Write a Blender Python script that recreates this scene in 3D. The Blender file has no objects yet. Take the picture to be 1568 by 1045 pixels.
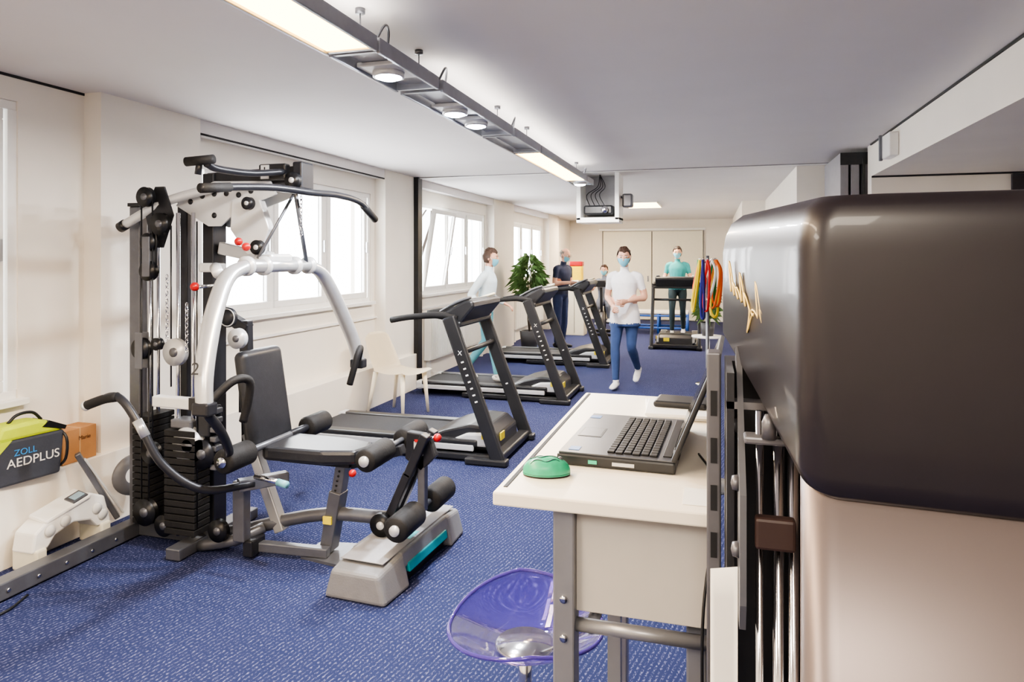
import bpy, bmesh, math, random
from mathutils import Vector, Matrix, Euler
random.seed(7)
V = Vector
def lin(c):
    return tuple(((x/255)/12.92 if x/255 <= .04045 else ((x/255+.055)/1.055)**2.4) for x in c)
MATS = {}
def M(name, col, rough=.5, metal=0, noise=.06, scale=15, bump=0, bscale=None, trans=0, emis=0, coat=0, ecol=None, ior=1.45):
    if name in MATS: return MATS[name]
    m = bpy.data.materials.new(name); m.use_nodes = True
    nt = m.node_tree; p = nt.nodes['Principled BSDF']
    c = lin(col)
    tc = nt.nodes.new('ShaderNodeTexCoord')
    n = nt.nodes.new('ShaderNodeTexNoise'); n.inputs['Scale'].default_value = scale; n.inputs['Detail'].default_value = 4
    nt.links.new(tc.outputs['Object'], n.inputs['Vector'])
    r = nt.nodes.new('ShaderNodeValToRGB')
    r.color_ramp.elements[0].position = .3; r.color_ramp.elements[1].position = .7
    r.color_ramp.elements[0].color = (*[x*(1-noise) for x in c], 1)
    r.color_ramp.elements[1].color = (*[min(1, x*(1+noise)) for x in c], 1)
    nt.links.new(n.outputs['Fac'], r.inputs['Fac'])
    nt.links.new(r.outputs['Color'], p.inputs['Base Color'])
    p.inputs['Roughness'].default_value = rough; p.inputs['Metallic'].default_value = metal
    p.inputs['IOR'].default_value = ior
    if trans: p.inputs['Transmission Weight'].default_value = trans
    if coat: p.inputs['Coat Weight'].default_value = coat
    if emis:
        p.inputs['Emission Strength'].default_value = emis
        p.inputs['Emission Color'].default_value = (*lin(ecol or col), 1)
    if bump:
        n2 = nt.nodes.new('ShaderNodeTexNoise'); n2.inputs['Scale'].default_value = bscale or scale*6
        nt.links.new(tc.outputs['Object'], n2.inputs['Vector'])
        b = nt.nodes.new('ShaderNodeBump'); b.inputs['Strength'].default_value = bump; b.inputs['Distance'].default_value = .01
        nt.links.new(n2.outputs['Fac'], b.inputs['Height']); nt.links.new(b.outputs['Normal'], p.inputs['Normal'])
    MATS[name] = m
    return m

class B:
    def __init__(s, name):
        s.name = name; s.bm = bmesh.new(); s.mats = []
    def mi(s, m):
        if m not in s.mats: s.mats.append(m)
        return s.mats.index(m)
    def add(s, t, m, smooth=False, mat=None):
        if mat is not None: bmesh.ops.transform(t, matrix=mat, verts=t.verts)
        i = s.mi(m)
        for f in t.faces: f.material_index = i; f.smooth = smooth
        me = bpy.data.meshes.new('t'); t.to_mesh(me); t.free()
        s.bm.from_mesh(me); bpy.data.meshes.remove(me)
    def merge(s, bb, T):
        bmesh.ops.transform(bb.bm, matrix=T, verts=bb.bm.verts)
        me = bpy.data.meshes.new('t'); bb.bm.to_mesh(me)
        for pg in me.polygons: pg.material_index = s.mi(bb.mats[pg.material_index])
        s.bm.from_mesh(me); bb.bm.free()
    def box(s, c, sz, m, rot=(0,0,0), bev=0, seg=2, smooth=False):
        t = bmesh.new(); bmesh.ops.create_cube(t, size=1)
        bmesh.ops.scale(t, vec=sz, verts=t.verts)
        if bev:
            bmesh.ops.bevel(t, geom=t.edges[:], offset=min(bev, min(sz)*.49), segments=seg, affect='EDGES', profile=.5)
        s.add(t, m, bool(smooth or (bev and seg > 2)), Matrix.Translation(c) @ Euler([math.radians(a) for a in rot]).to_matrix().to_4x4())
    def bx(s, x0, x1, y0, y1, z0, z1, m, bev=0):
        s.box(((x0+x1)/2, (y0+y1)/2, (z0+z1)/2), (abs(x1-x0), abs(y1-y0), abs(z1-z0)), m, bev=bev)
    def beam(s, p, q, w, h, m, bev=.006, up=(0,0,1)):
        p = V(p); q = V(q); d = q-p; L = d.length; z = d.normalized(); u = V(up)
        x = u.cross(z)
        if x.length < 1e-3: x = V((1,0,0))
        x.normalize(); y = z.cross(x)
        R = Matrix((x, y, z)).transposed().to_4x4()
        t = bmesh.new(); bmesh.ops.create_cube(t, size=1); bmesh.ops.scale(t, vec=(w, h, L), verts=t.verts)
        if bev: bmesh.ops.bevel(t, geom=t.edges[:], offset=bev, segments=2, affect='EDGES', profile=.5)
        s.add(t, m, False, Matrix.Translation((p+q)/2) @ R)
    def loft(s, pts, rads, m, side=None, seg=12, sm=0, cap=True):
        pts = [V(p) for p in pts]
        if not isinstance(rads, (list,)): rads = [rads]*len(pts)
        rads = [(r, r) if not isinstance(r, tuple) else r for r in rads]
        if sm and len(pts) > 2:
            P = [2*pts[0]-pts[1]]+pts+[2*pts[-1]-pts[-2]]; np_ = []; nr = []
            for i in range(len(pts)-1):
                a, b, c, d = P[i:i+4]
                for k in range(sm):
                    u = k/sm
                    np_.append(.5*((2*b)+(c-a)*u+(2*a-5*b+4*c-d)*u*u+(3*b-a-3*c+d)*u**3))
                    nr.append(tuple(rads[i][j]*(1-u)+rads[i+1][j]*u for j in (0, 1)))
            np_.append(pts[-1]); nr.append(rads[-1]); pts, rads = np_, nr
        t = bmesh.new(); rings = []
        prev = V(side) if side else None
        for i, p in enumerate(pts):
            tg = (pts[min(i+1, len(pts)-1)]-pts[max(i-1, 0)]).normalized()
            if prev is None: prev = tg.orthogonal()
            a = (V(side) if side else prev); a = a - a.dot(tg)*tg
            if a.length < 1e-4: a = tg.orthogonal()
            a.normalize(); prev = a; b = tg.cross(a)
            rings.append([t.verts.new(p + a*rads[i][0]*math.cos(2*math.pi*k/seg) + b*rads[i][1]*math.sin(2*math.pi*k/seg)) for k in range(seg)])
        for r0, r1 in zip(rings, rings[1:]):
            for k in range(seg): t.faces.new((r0[k], r0[(k+1) % seg], r1[(k+1) % seg], r1[k]))
        if cap: t.faces.new(rings[0][::-1]); t.faces.new(rings[-1])
        bmesh.ops.recalc_face_normals(t, faces=t.faces[:])
        s.add(t, m, True)
    def cyl(s, p, q, r, m, seg=20, r2=None):
        s.loft([p, q], [r, r if r2 is None else r2], m, seg=seg)
    def lathe(s, prof, m, c=(0,0,0), axis=(0,0,1), seg=32, smooth=True):
        ax = V(axis).normalized(); x = ax.orthogonal().normalized(); y = ax.cross(x); c = V(c)
        t = bmesh.new(); rings = []
        for r, z in prof:
            rings.append([t.verts.new(c+ax*z+x*r*math.cos(2*math.pi*k/seg)+y*r*math.sin(2*math.pi*k/seg)) for k in range(seg)])
        for r0, r1 in zip(rings, rings[1:]):
            for k in range(seg): t.faces.new((r0[k], r0[(k+1) % seg], r1[(k+1) % seg], r1[k]))
        bmesh.ops.remove_doubles(t, verts=t.verts[:], dist=1e-5)
        bmesh.ops.recalc_face_normals(t, faces=t.faces[:])
        s.add(t, m, smooth)
    def prism(s, poly, th, m, mat=None, bev=0):
        t = bmesh.new(); f = t.faces.new([t.verts.new((p[0], p[1], -th/2)) for p in poly])
        r = bmesh.ops.extrude_face_region(t, geom=[f])
        bmesh.ops.translate(t, vec=(0, 0, th), verts=[v for v in r['geom'] if isinstance(v, bmesh.types.BMVert)])
        bmesh.ops.recalc_face_normals(t, faces=t.faces[:])
        if bev: bmesh.ops.bevel(t, geom=t.edges[:], offset=bev, segments=2, affect='EDGES', profile=.5)
        s.add(t, m, False, mat)
    def grid(s, fn, nu, nv, th, m):
        t = bmesh.new(); g = [[t.verts.new(fn(i/nu, j/nv)) for j in range(nv+1)] for i in range(nu+1)]
        for i in range(nu):
            for j in range(nv): t.faces.new((g[i][j], g[i+1][j], g[i+1][j+1], g[i][j+1]))
        if th: bmesh.ops.solidify(t, geom=t.faces[:], thickness=th)
        s.add(t, m, True)
    def sph(s, c, r, m, f=None, seg=16, mat=None, keep=None):
        t = bmesh.new(); bmesh.ops.create_uvsphere(t, u_segments=seg, v_segments=max(8, seg//2+4), radius=1)
        if keep:
            bad = [fc for fc in t.faces if not keep(fc.calc_center_median())]
            bmesh.ops.delete(t, geom=bad, context='FACES')
        r3 = r if isinstance(r, tuple) else (r, r, r)
        for v in t.verts:
            if f: v.co = f(v.co)
            v.co = V((v.co.x*r3[0], v.co.y*r3[1], v.co.z*r3[2]))+V(c)
        s.add(t, m, True, mat)
    def text(s, st, size, mat, m, ext=.001, shear=0):
        cu = bpy.data.curves.new('txt', 'FONT'); cu.body = st; cu.size = size; cu.extrude = ext; cu.align_x = 'CENTER'; cu.align_y = 'CENTER'; cu.shear = shear
        o = bpy.data.objects.new('txt', cu); bpy.context.scene.collection.objects.link(o)
        dg = bpy.context.evaluated_depsgraph_get(); me = bpy.data.meshes.new_from_object(o.evaluated_get(dg))
        t = bmesh.new(); t.from_mesh(me); s.add(t, m, False, mat)
        bpy.data.objects.remove(o)
    def done(s, loc=(0,0,0), rz=0, sc=1):
        me = bpy.data.meshes.new(s.name); s.bm.to_mesh(me); s.bm.free()
        for m in s.mats: me.materials.append(m)
        o = bpy.data.objects.new(s.name, me); bpy.context.scene.collection.objects.link(o)
        o.location = loc; o.rotation_euler = (0, 0, math.radians(rz)); o.scale = (sc, sc, sc)
        return o
def frame(c, x, y):
    x = V(x).normalized(); y = V(y); y = (y-y.dot(x)*x).normalized(); z = x.cross(y)
    return Matrix.Translation(c) @ Matrix((x, y, z)).transposed().to_4x4()

# ---------------- materials ----------------
wallm = M('wall_paint', (238, 232, 221), .6, noise=.02, scale=3, bump=.05, bscale=120)
ceilm = M('ceiling_paint', (220, 216, 214), .8, noise=.02, scale=2)
white = M('white_lacquer', (240, 239, 235), .35, noise=.02)
cream = M('cream_door', (230, 226, 206), .5, noise=.02)
dkline = M('dark_gap', (40, 40, 42), .7)
gline = M('grey_gap', (150, 150, 150), .7)
black = M('black_plastic', (28, 29, 32), .38, noise=.1)
rubber = M('black_rubber', (24, 24, 26), .7, noise=.15, bump=.15, bscale=90)
leather = M('black_vinyl', (38, 39, 43), .34, noise=.12, scale=30, bump=.1, bscale=220)
dsteel = M('graphite_steel', (104, 106, 112), .35, metal=.5, noise=.08)
bsteel = M('black_steel', (44, 45, 50), .35, metal=.3, noise=.08)
silver = M('silver_paint', (196, 198, 201), .28, metal=.6, noise=.04)
lsilver = M('light_plate', (208, 210, 212), .35, metal=.3, noise=.04)
chrome = M('chrome', (225, 225, 228), .12, metal=1, noise=.02)
red = M('red_plastic', (170, 30, 32), .3)
yellow = M('yellow_label', (225, 205, 40), .5)
glassm = M('clear_glass', (255, 255, 255), .0, trans=1, noise=0, ior=1.02)

# carpet
cm = bpy.data.materials.new('blue_carpet'); cm.use_nodes = True; nt = cm.node_tree; p = nt.nodes['Principled BSDF']
p.inputs['Roughness'].default_value = .95; p.inputs['Specular IOR Level'].default_value = .15
tc = nt.nodes.new('ShaderNodeTexCoord')
def mapn(rot, sc):
    mp = nt.nodes.new('ShaderNodeMapping'); mp.inputs['Rotation'].default_value = (0, 0, rot); mp.inputs['Scale'].default_value = sc
    nt.links.new(tc.outputs['Object'], mp.inputs['Vector']); return mp
wv = nt.nodes.new('ShaderNodeTexWave'); wv.inputs['Scale'].default_value = 15; wv.inputs['Distortion'].default_value = 2.2; wv.inputs['Detail'].default_value = 1; wv.inputs['Detail Scale'].default_value = .35
nt.links.new(mapn(.2, (1, 1, 1)).outputs[0], wv.inputs['Vector'])
ns = nt.nodes.new('ShaderNodeTexNoise'); ns.inputs['Scale'].default_value = 1; ns.inputs['Detail'].default_value = 2
nt.links.new(mapn(.2, (150, 70, 1)).outputs[0], ns.inputs['Vector'])
rw = nt.nodes.new('ShaderNodeValToRGB'); rw.color_ramp.elements[0].position = .35; rw.color_ramp.elements[1].position = .9
nt.links.new(wv.outputs['Fac'], rw.inputs['Fac'])
rn = nt.nodes.new('ShaderNodeValToRGB'); rn.color_ramp.elements[0].position = .48; rn.color_ramp.elements[1].position = .66
rn.color_ramp.elements[1].color = (.75, .75, .75, 1)
nt.links.new(ns.outputs['Fac'], rn.inputs['Fac'])
mu = nt.nodes.new('ShaderNodeMath'); mu.operation = 'MULTIPLY'
nt.links.new(rw.outputs['Color'], mu.inputs[0]); nt.links.new(rn.outputs['Color'], mu.inputs[1])
big = nt.nodes.new('ShaderNodeTexNoise'); big.inputs['Scale'].default_value = 1.3
nt.links.new(tc.outputs['Object'], big.inputs['Vector'])
rb = nt.nodes.new('ShaderNodeValToRGB'); rb.color_ramp.elements[0].color = (*lin((34, 41, 74)), 1); rb.color_ramp.elements[1].color = (*lin((44, 52, 90)), 1)
nt.links.new(big.outputs['Fac'], rb.inputs['Fac'])
mx = nt.nodes.new('ShaderNodeMixRGB'); nt.links.new(mu.outputs[0], mx.inputs[0]); nt.links.new(rb.outputs[0], mx.inputs[1]); mx.inputs[2].default_value = (*lin((128, 130, 166)), 1)
nt.links.new(mx.outputs[0], p.inputs['Base Color'])
bp = nt.nodes.new('ShaderNodeBump'); bp.inputs['Strength'].default_value = .3; bp.inputs['Distance'].default_value = .006
nt.links.new(ns.outputs['Fac'], bp.inputs['Height']); nt.links.new(bp.outputs[0], p.inputs['Normal'])

# ---------------- room ----------------
b = B('floor'); b.bx(-3.9, 4.2, -2.7, 18.2, -.1, 0, cm); b.done()
b = B('ceiling'); b.bx(-3.9, 4.2, -2.7, 18.2, 2.6, 2.7, ceilm); b.done()
Z0, Z1 = 1.12, 2.32
wins = [(1.55, 2.83, .83, 2.46), (4.2, 6.86, Z0, Z1), (8.25, 10.84, Z0, Z1), (12.25, 14.85, Z0, Z1)]
b = B('wall_left')
y = -2.7
for (a, c, z0, z1) in wins:
    b.bx(-3.85, -3.65, y, a, 0, 2.6, wallm); b.bx(-3.85, -3.65, a, c, 0, z0, wallm); b.bx(-3.85, -3.65, a, c, z1, 2.6, wallm); y = c
b.bx(-3.85, -3.65, y, 18.2, 0, 2.6, wallm)
for (a, c) in [(-.5, .6), (3.24, 4.07), (6.96, 7.72), (10.95, 12.15), (15.0, 16.0)]:
    b.bx(-3.66, -3.52, a, c, 0, 2.6, wallm)
b.bx(-3.66, -3.48, -2.6, 7.72, 0, .43, wallm, bev=.004)
b.done()
b = B('trim_left')
b.bx(-3.66, -3.53, 4.07, 6.96, 2.5, 2.6, ceilm); b.bx(-3.535, -3.528, 4.07, 6.96, 2.49, 2.505, dkline)
b.bx(-3.66, -3.62, 4.07, 6.96, .93, .95, white); b.bx(-3.66, -3.62, 8, 10.9, .93, .95, white)
b.bx(-3.66, -3.53, 8, 10.95, 2.5, 2.6, ceilm); b.bx(-3.66, -3.53, 12.15, 15, 2.5, 2.6, ceilm)
b.bx(-3.66, -3.645, 2.0, 3.24, 2.585, 2.6, dkline)
b.done()
b = B('trim_partition_track')
b.bx(-3.56, -3.46, 7.72, 7.84, 0, 2.6, black); b.bx(-3.46, 1.2, 7.75, 7.8, 2.585, 2.6, white)
b.bx(-3.46, 1.2, 7.8, 7.808, 2.585, 2.6, gline); b.bx(-3.46, 1.2, 7.744, 7.75, 2.59, 2.6, gline)
b.bx(-3.64, -3.5, 7.9, 7.93, 0, 2.6, white)
b.done()
def window(name, y0, y1, z0, z1, n, opened=-1, blank=False):
    b = B(name); fx = -3.72
    fr = .05
    b.bx(fx-.04, fx+.06, y0, y1, z0, z0+fr, white, .005); b.bx(fx-.04, fx+.06, y0, y1, z1-fr, z1, white, .005)
    b.bx(fx-.04, fx+.06, y0, y0+fr, z0+fr, z1-fr, white); b.bx(fx-.04, fx+.06, y1-fr, y1, z0+fr, z1-fr, white)
    b.bx(-3.69, -3.6, y0-.03, y1+.03, z0-.03, z0+.005, white, .004)
    w = (y1-y0-2*fr)/n
    for i in range(n):
        a = y0+fr+i*w
        if i: b.bx(fx-.035, fx+.05, a-.025, a+.025, z0+fr, z1-fr, white)
        s = .06
        ww, hh = w-.05, z1-z0-2*fr
        T = Matrix.Translation((fx+.03, a+.025, z0+fr)) @ Matrix.Rotation(math.radians(9) if i == opened else 0, 4, 'Y')
        bb = B('x')
        for (u0, u1, v0, v1) in [(0, ww, 0, s), (0, ww, hh-s, hh), (0, s, s, hh-s), (ww-s, ww, s, hh-s)]:
            bb.bx(-.02, .035, u0, u1, v0, v1, white, .006)
        if blank: bb.bx(-.005, .005, s, ww-s, s, hh-s, white)
        else: bb.bx(-.004, .004, s, ww-s, s, hh-s, glassm)
        bb.bx(.035, .06, ww-.04, ww-.02, hh/2-.06, hh/2+.06, silver, .004)
        b.merge(bb, T)
    b.done()
window('window_1', *wins[0], 2, blank=True)
window('window_2', *wins[1], 3); window('window_3', *wins[2], 3, opened=0); window('window_4', *wins[3], 3)
b = B('wall_back'); b.bx(-3.9, 4.2, 18.0, 18.2, 0, 2.6, wallm); b.done()
b = B('wall_front'); b.bx(-3.9, 4.2, -2.8, -2.6, 0, 2.6, wallm); b.done()
b = B('wall_right'); b.bx(4.0, 4.2, -2.7, 18.2, 0, 2.6, wallm)
b.bx(1.337, 4.0, 6.6, 6.75, 0, 2.6, wallm); b.bx(1.4, 1.55, 6.75, 7.95, 0, 2.6, wallm)
b.bx(.88, 1.55, 7.95, 8.1, 0, 2.6, wallm); b.bx(.88, 1.03, 8.1, 12.5, 0, 2.6, wallm)
b.bx(.5, 1.03, 12.5, 12.65, 0, 2.6, wallm); b.bx(.5, .65, 12.65, 18, 0, 2.6, wallm); b.done()
b = B('ceiling_bulkhead'); b.bx(1.337, 4.0, -2.6, 6.6, 2.32, 2.599, wallm); b.done()
b = B('trim_ceiling_joint'); b.bx(1.325, 1.337, -2.6, 6.6, 2.588, 2.6, dkline); b.bx(1.337, 4, 6.585, 6.6, 2.305, 2.32, dkline); b.done()
b = B('door_1'); b.bx(2.38, 3.4, 6.56, 6.598, 0, 2.3, M('dark_door', (50, 46, 52), .5), .004); b.bx(2.45, 2.5, 6.53, 6.56, 1.0, 1.12, chrome); b.done()
b = B('folding_partition')
for i in range(3): b.bx(1.12+i*.09, 1.19+i*.09, 6.8, 7.7, .02, 2.56, M('partition_grey', (128, 126, 130), .5), .006)
b.bx(1.12, 1.39, 6.79, 6.8, 2.45, 2.56, black); b.bx(1.3, 1.32, 6.77, 6.8, .02, 2.5, black); b.done()
b = B('door_2')
b.bx(-2.75, -1.5, 17.94, 17.998, .02, 2.3, cream, .004); b.bx(-1.48, -.22, 17.94, 17.998, .02, 2.3, cream, .004)
b.bx(-2.85, -.15, 17.9, 17.998, 2.32, 2.38, white, .004); b.bx(-1.5, -1.48, 17.95, 17.998, .02, 2.3, dkline)
b.bx(-2.78, -2.76, 17.95, 17.998, .02, 2.32, gline); b.bx(-.21, -.19, 17.95, 17.998, .02, 2.32, gline)
b.bx(-1.6, -1.57, 17.91, 17.94, 1.0, 1.15, chrome); b.done()
b = B('baseboard_back'); b.bx(-3.65, -2.85, 17.98, 18.0, 0, .08, white); b.bx(-.15, .5, 17.98, 18, 0, .08, white); b.done()
def radiator(y0, y1):
    b = B('radiator'); b.bx(-3.64, -3.55, y0, y1, .25, .85, white, .01)
    n = int((y1-y0)/.05)
    for i in range(n): b.bx(-3.55, -3.54, y0+.01+i*.05, y0+.04+i*.05, .28, .82, white)
    b.bx(-3.648, -3.6, y0+.1, y0+.15, .0, .3, white); b.bx(-3.648, -3.6, y1-.15, y1-.1, .0, .3, white); b.done()
radiator(8.3, 10.7); radiator(12.4, 14.6)
b = B('wall_speaker'); b.bx(1.27, 1.337, 5.68, 5.92, 2.37, 2.55, white, .01); b.bx(1.25, 1.275, 5.9, 5.93, 2.36, 2.56, dsteel, .005); b.done()

# outside
b = B('exterior_building')
fac = M('facade', (225, 215, 200), .8); gl = M('facade_window', (110, 122, 138), .3)
b.bx(-16, -14, -6, 30, -6, 9, fac)
for i in range(14):
    for j in range(4): b.bx(-14.0, -13.95, -5+i*2.5, -3.8+i*2.5, -4+j*3.2, -2.3+j*3.2, gl)
b.done()
b = B('bare_tree')
bark = M('bark', (62, 52, 45), .9)
def branch(p, d, L, r, n):
    q = p+d*L; b.loft([p, (p+q)/2+V((0, random.uniform(-.05, .05), 0))*L, q], [r, r*.8, r*.6], bark, seg=6)
    if n:
        for _ in range(3):
            dd = (d+V((random.uniform(-.4, .4), random.uniform(-.8, .8), random.uniform(-.2, .6)))).normalized()
            branch(q, dd, L*.72, r*.6, n-1)
for (x, yy) in [(-7, 6.5), (-6.8, 9), (-8, 12), (-7.5, 16), (-8, 21)]:
    branch(V((x, yy, -3)), V((0, 0, 1)), 3.4, .09, 4)
b.done()

# ---------------- ceiling lamp ----------------
warm = M('warm_diffuser', (255, 214, 150), .5, noise=0, emis=20, ecol=(255, 196, 105))
cold = M('led_spot', (255, 255, 255), .3, noise=0, emis=150, ecol=(235, 242, 255))
b = B('linear_pendant_lamp')
fx = -1.35; fm = M('lamp_housing', (150, 153, 160), .35, metal=.5)
mods = [(-.3, 1.05, 'w'), (1.1, 2.38, 'w'), (2.4, 3.0, 's'), (3.05, 4.25, 't'), (4.3, 5.0, 'e'), (5.03, 6.98, 'w'), (7.0, 7.4, 's')]
for y0, y1, k in mods:
    for sx in (-1, 1): b.bx(fx+sx*.105-.008, fx+sx*.105+.008, y0, y1, 2.40, 2.46, fm, .003)
    b.bx(fx-.1, fx+.1, y0, y0+.02, 2.405, 2.46, fm); b.bx(fx-.1, fx+.1, y1-.02, y1, 2.405, 2.46, fm)
    if k == 'w':
        b.bx(fx-.09, fx+.09, y0+.03, y1-.03, 2.408, 2.418, warm); b.bx(fx-.1, fx+.1, y0+.02, y1-.02, 2.42, 2.455, fm)
    else:
        b.bx(fx-.075, fx+.075, y0, y1, 2.43, 2.455, fm, .004)
        sp = {'s': [(y0+y1)/2], 't': [y0+.45, y0+.8], 'e': []}[k]
        for sy in sp:
            b.box((fx, sy, 2.42), (.19, .22, .02), lsilver, bev=.004)
            b.lathe([(.055, 0), (.068, 0), (.07, .03), (0, .03), ], lsilver, c=(fx, sy, 2.388))
            b.lathe([(0, -.012), (.035, -.008), (.056, 0), (.056, .008), (0, .008)], cold, c=(fx, sy, 2.386))
        b.loft([(fx+.06, y0+.05, 2.45), (fx+.08, y0+.1, 2.54), (fx+.05, y0+.2, 2.55), (fx+.02, y0+.24, 2.455)], .006, dsteel, sm=5, seg=6)
for cy in (.4, 1.3, 2.45, 3.02, 4.27, 5.01, 6.99):
    b.cyl((fx, cy, 2.45), (fx, cy, 2.6), .003, dsteel, 6); b.lathe([(0, 0), (.02, 0), (.02, .02), (0, .02)], dsteel, c=(fx, cy, 2.58))
b.done()
warm2 = M('panel_diffuser', (255, 235, 205), .5, noise=0, emis=10, ecol=(255, 222, 170))
def panel(x, y, sx, sy, name='ceiling_panel_lamp'):
    b = B(name); b.bx(x-sx/2-.02, x+sx/2+.02, y-sy/2-.02, y+sy/2+.02, 2.575, 2.6, white, .004)
    b.bx(x-sx/2, x+sx/2, y-sy/2, y+sy/2, 2.568, 2.576, warm2); b.done()
panel(-1.23, 12.7, .6, 1.2); panel(-2.6, 16, .6, .6); panel(0, -1.2, .6, 1.2); panel(-2.2, -1.2, .6, 1.2)  # last two: unseen fixtures behind the camera, added to go with the fill lights
def area(name, loc, sx, sy, pw, col, rot=(0,0,0)):
    l = bpy.data.lights.new(name, 'AREA'); l.shape = 'RECTANGLE'; l.size = sx; l.size_y = sy; l.energy = pw; l.color = col
    o = bpy.data.objects.new(name, l); o.location = loc; o.rotation_euler = rot; bpy.context.scene.collection.objects.link(o)
W = (1, .8, .58); C = (.97, .98, 1)
area('lamp_light_1', (fx, 1.74, 2.39), .17, 1.2, 62, W); area('lamp_light_2', (fx, 6.0, 2.39), .17, 1.9, 75, W)
area('lamp_light_3', (fx, .3, 2.39), .17, 1.2, 50, W)
for sy in (2.7, 3.5, 3.85, 7.2): area('spot_light', (fx, sy, 2.37), .1, .1, 46, C)
area('panel_light_1', (-1.23, 12.7, 2.56), .6, 1.2, 135, W); area('panel_light_2', (-2.6, 16, 2.56), .6, .6, 85, W)
area('added_fill_light_1', (0, -1.2, 2.56), .6, 1.2, 70, (1, .92, .82)); area('added_fill_light_2', (-2.2, -1.2, 2.56), .6, 1.2, 100, (1, .9, .78))  # fill lights added behind the camera to even out the brightness
# upward-facing area lights just above the suspended luminaire
area('lamp_uplight_1', (fx, 1.3, 2.475), .15, 2.4, 12, (1, .93, .85), (math.pi, 0, 0)); area('lamp_uplight_2', (fx, 5.2, 2.475), .15, 4, 14, (1, .93, .85), (math.pi, 0, 0))
for i, (a, c, z0, z1) in enumerate(wins[1:]):
    area('daylight_%d' % i, (-3.9, (a+c)/2, (z0+z1)/2), z1-z0, c-a, 210, (.95, .97, 1), (0, math.radians(-90), 0))

# projector
b = B('ceiling_projector')
x0, x1, y0, y1 = -1.53, -1.03, 7.92, 8.3
for (a, c) in [(x0, x0+.05), (x1-.05, x1)]: b.bx(a, c, y0, y1, 2.05, 2.6, white, .004)
b.bx(x0, x1, y0, y1, 2.02, 2.08, white, .004); b.bx(x0+.05, x1-.05, y1-.02, y1, 2.08, 2.6, M('grey_back', (165, 165, 168), .6))
b.box((-1.28, 8.1, 2.17), (.34, .28, .11), black, bev=.02); b.lathe([(0, 0), (.04, 0), (.04, .03), (0, .03)], chrome, c=(-1.2, 7.95, 2.17), axis=(0, -1, 0))
for k in range(4): b.loft([(-1.4+k*.06, 8.1, 2.22), (-1.42+k*.05, 8.0, 2.35), (-1.3+k*.03, 8.05, 2.45), (-1.28, 8.1, 2.6)], .005, black, sm=5, seg=6)
b.beam((-1.0, 8.1, 2.3), (-1.04, 8.1, 2.34), .02, .02, dsteel); b.box((-.95, 8.1, 2.28), (.12, .14, .16), dsteel, bev=.02)
b.done()

# ---------------- multi gym ----------------
g = B('multi_gym')
YC = 3.27
def pul(x, y, z, r=.05, m=black, hub=lsilver):
    g.lathe([(0, -.014), (r, -.014), (r*.86, 0), (r, .014), (0, .014)], m, c=(x, y, z), axis=(0, 1, 0), seg=24)
    g.lathe([(0, -.02), (r*.34, -.02), (r*.34, .02), (0, .02)], hub, c=(x, y, z), axis=(0, 1, 0), seg=16)
g.beam((-3.2, 2.3, .05), (-3.2, 3.6, .05), .09, .08, dsteel)
g.box((-3.2, 2.29, .05), (.1, .02, .1), black)
for k in range(5): g.lathe([(0, 0), (.009, 0), (.009, .006), (0, .006)], chrome, c=(-3.155, 2.4+k*.15, .05), axis=(1, 0, 0), seg=8)
g.beam((-3.2, 3.2, .05), (-2.55, 3.2, .05), .08, .08, dsteel)
g.beam((-2.73, 2.95, .035), (-2.73, 3.6, .035), .09, .06, dsteel)
g.beam((-3.2, 3.2, .08), (-3.2, 3.2, 1.9), .075, .06, dsteel, up=(0, 1, 0))
g.box((-3.2, 3.2, 1.91), (.08, .08, .02), black)
g.beam((-2.97, 3.32, .08), (-2.97, 3.32, 1.98), .07, .07, bsteel, up=(0, 1, 0))
g.beam((-2.73, YC, .05), (-2.73, YC, 2.08), .075, .11, bsteel, up=(0, 1, 0))
for xx, yy in [(-3.12, 3.2), (-3.06, 3.2), (-2.81, 3.08), (-2.71, 3.08)]: g.cyl((xx, yy, .08), (xx, yy, 1.85), .011, chrome, 10)
for k in range(15): g.box((-2.76, 3.09, .12+k*.038), (.2, .12, .033), rubber, bev=.004)
for k in range(17): g.box((-3.09, 3.2, .12+k*.036), (.11, .2, .031), rubber, bev=.004)
g.box((-2.76, 3.09, .7), (.14, .1, .05), dsteel, bev=.01)
g.prism([(-3.05, 1.86), (-2.98, 2.0), (-2.92, 2.0), (-2.86, 1.84), (-2.93, 1.66), (-3.0, 1.66)], .012, bsteel, frame((0, 3.1, 0), (1, 0, 0), (0, 0, 1)))
for (x, z, r, mm) in [(-3.0, 1.94, .055, black), (-2.9, 1.79, .06, black), (-2.98, 1.69, .05, black), (-2.98, 1.53, .055, black), (-3.03, 1.10, .06, black), (-2.8, 1.09, .075, lsilver),
                      (-2.96, .53, .06, black), (-3.0, .2, .075, black), (-2.87, .14, .06, black), (-2.52, .15, .06, black), (-2.92, 1.13, .035, black), (-2.71, .59, .1, lsilver), (-2.62, .55, .08, bsteel)]:
    pul(x, 3.05, z, r, mm, dsteel)
for (x, z0, z1) in [(-3.03, .25, 1.94), (-2.955, .5, 1.94), (-2.93, 1.55, 1.85), (-2.83, .9, 1.78), (-2.98, .2, 1.1), (-2.66, .15, 1.8)]:
    g.cyl((x, 3.05, z0), (x, 3.05, z1), .0045, black, 6)
for (x, z0, z1) in [(-2.98, 1.53, 1.69), (-3.03, 1.02, 1.16)]:
    g.box((x, 3.03, (z0+z1)/2), (.05, .008, z1-z0+.06), dsteel, bev=.003); g.box((x, 3.075, (z0+z1)/2), (.05, .008, z1-z0+.06), dsteel, bev=.003)
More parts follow.
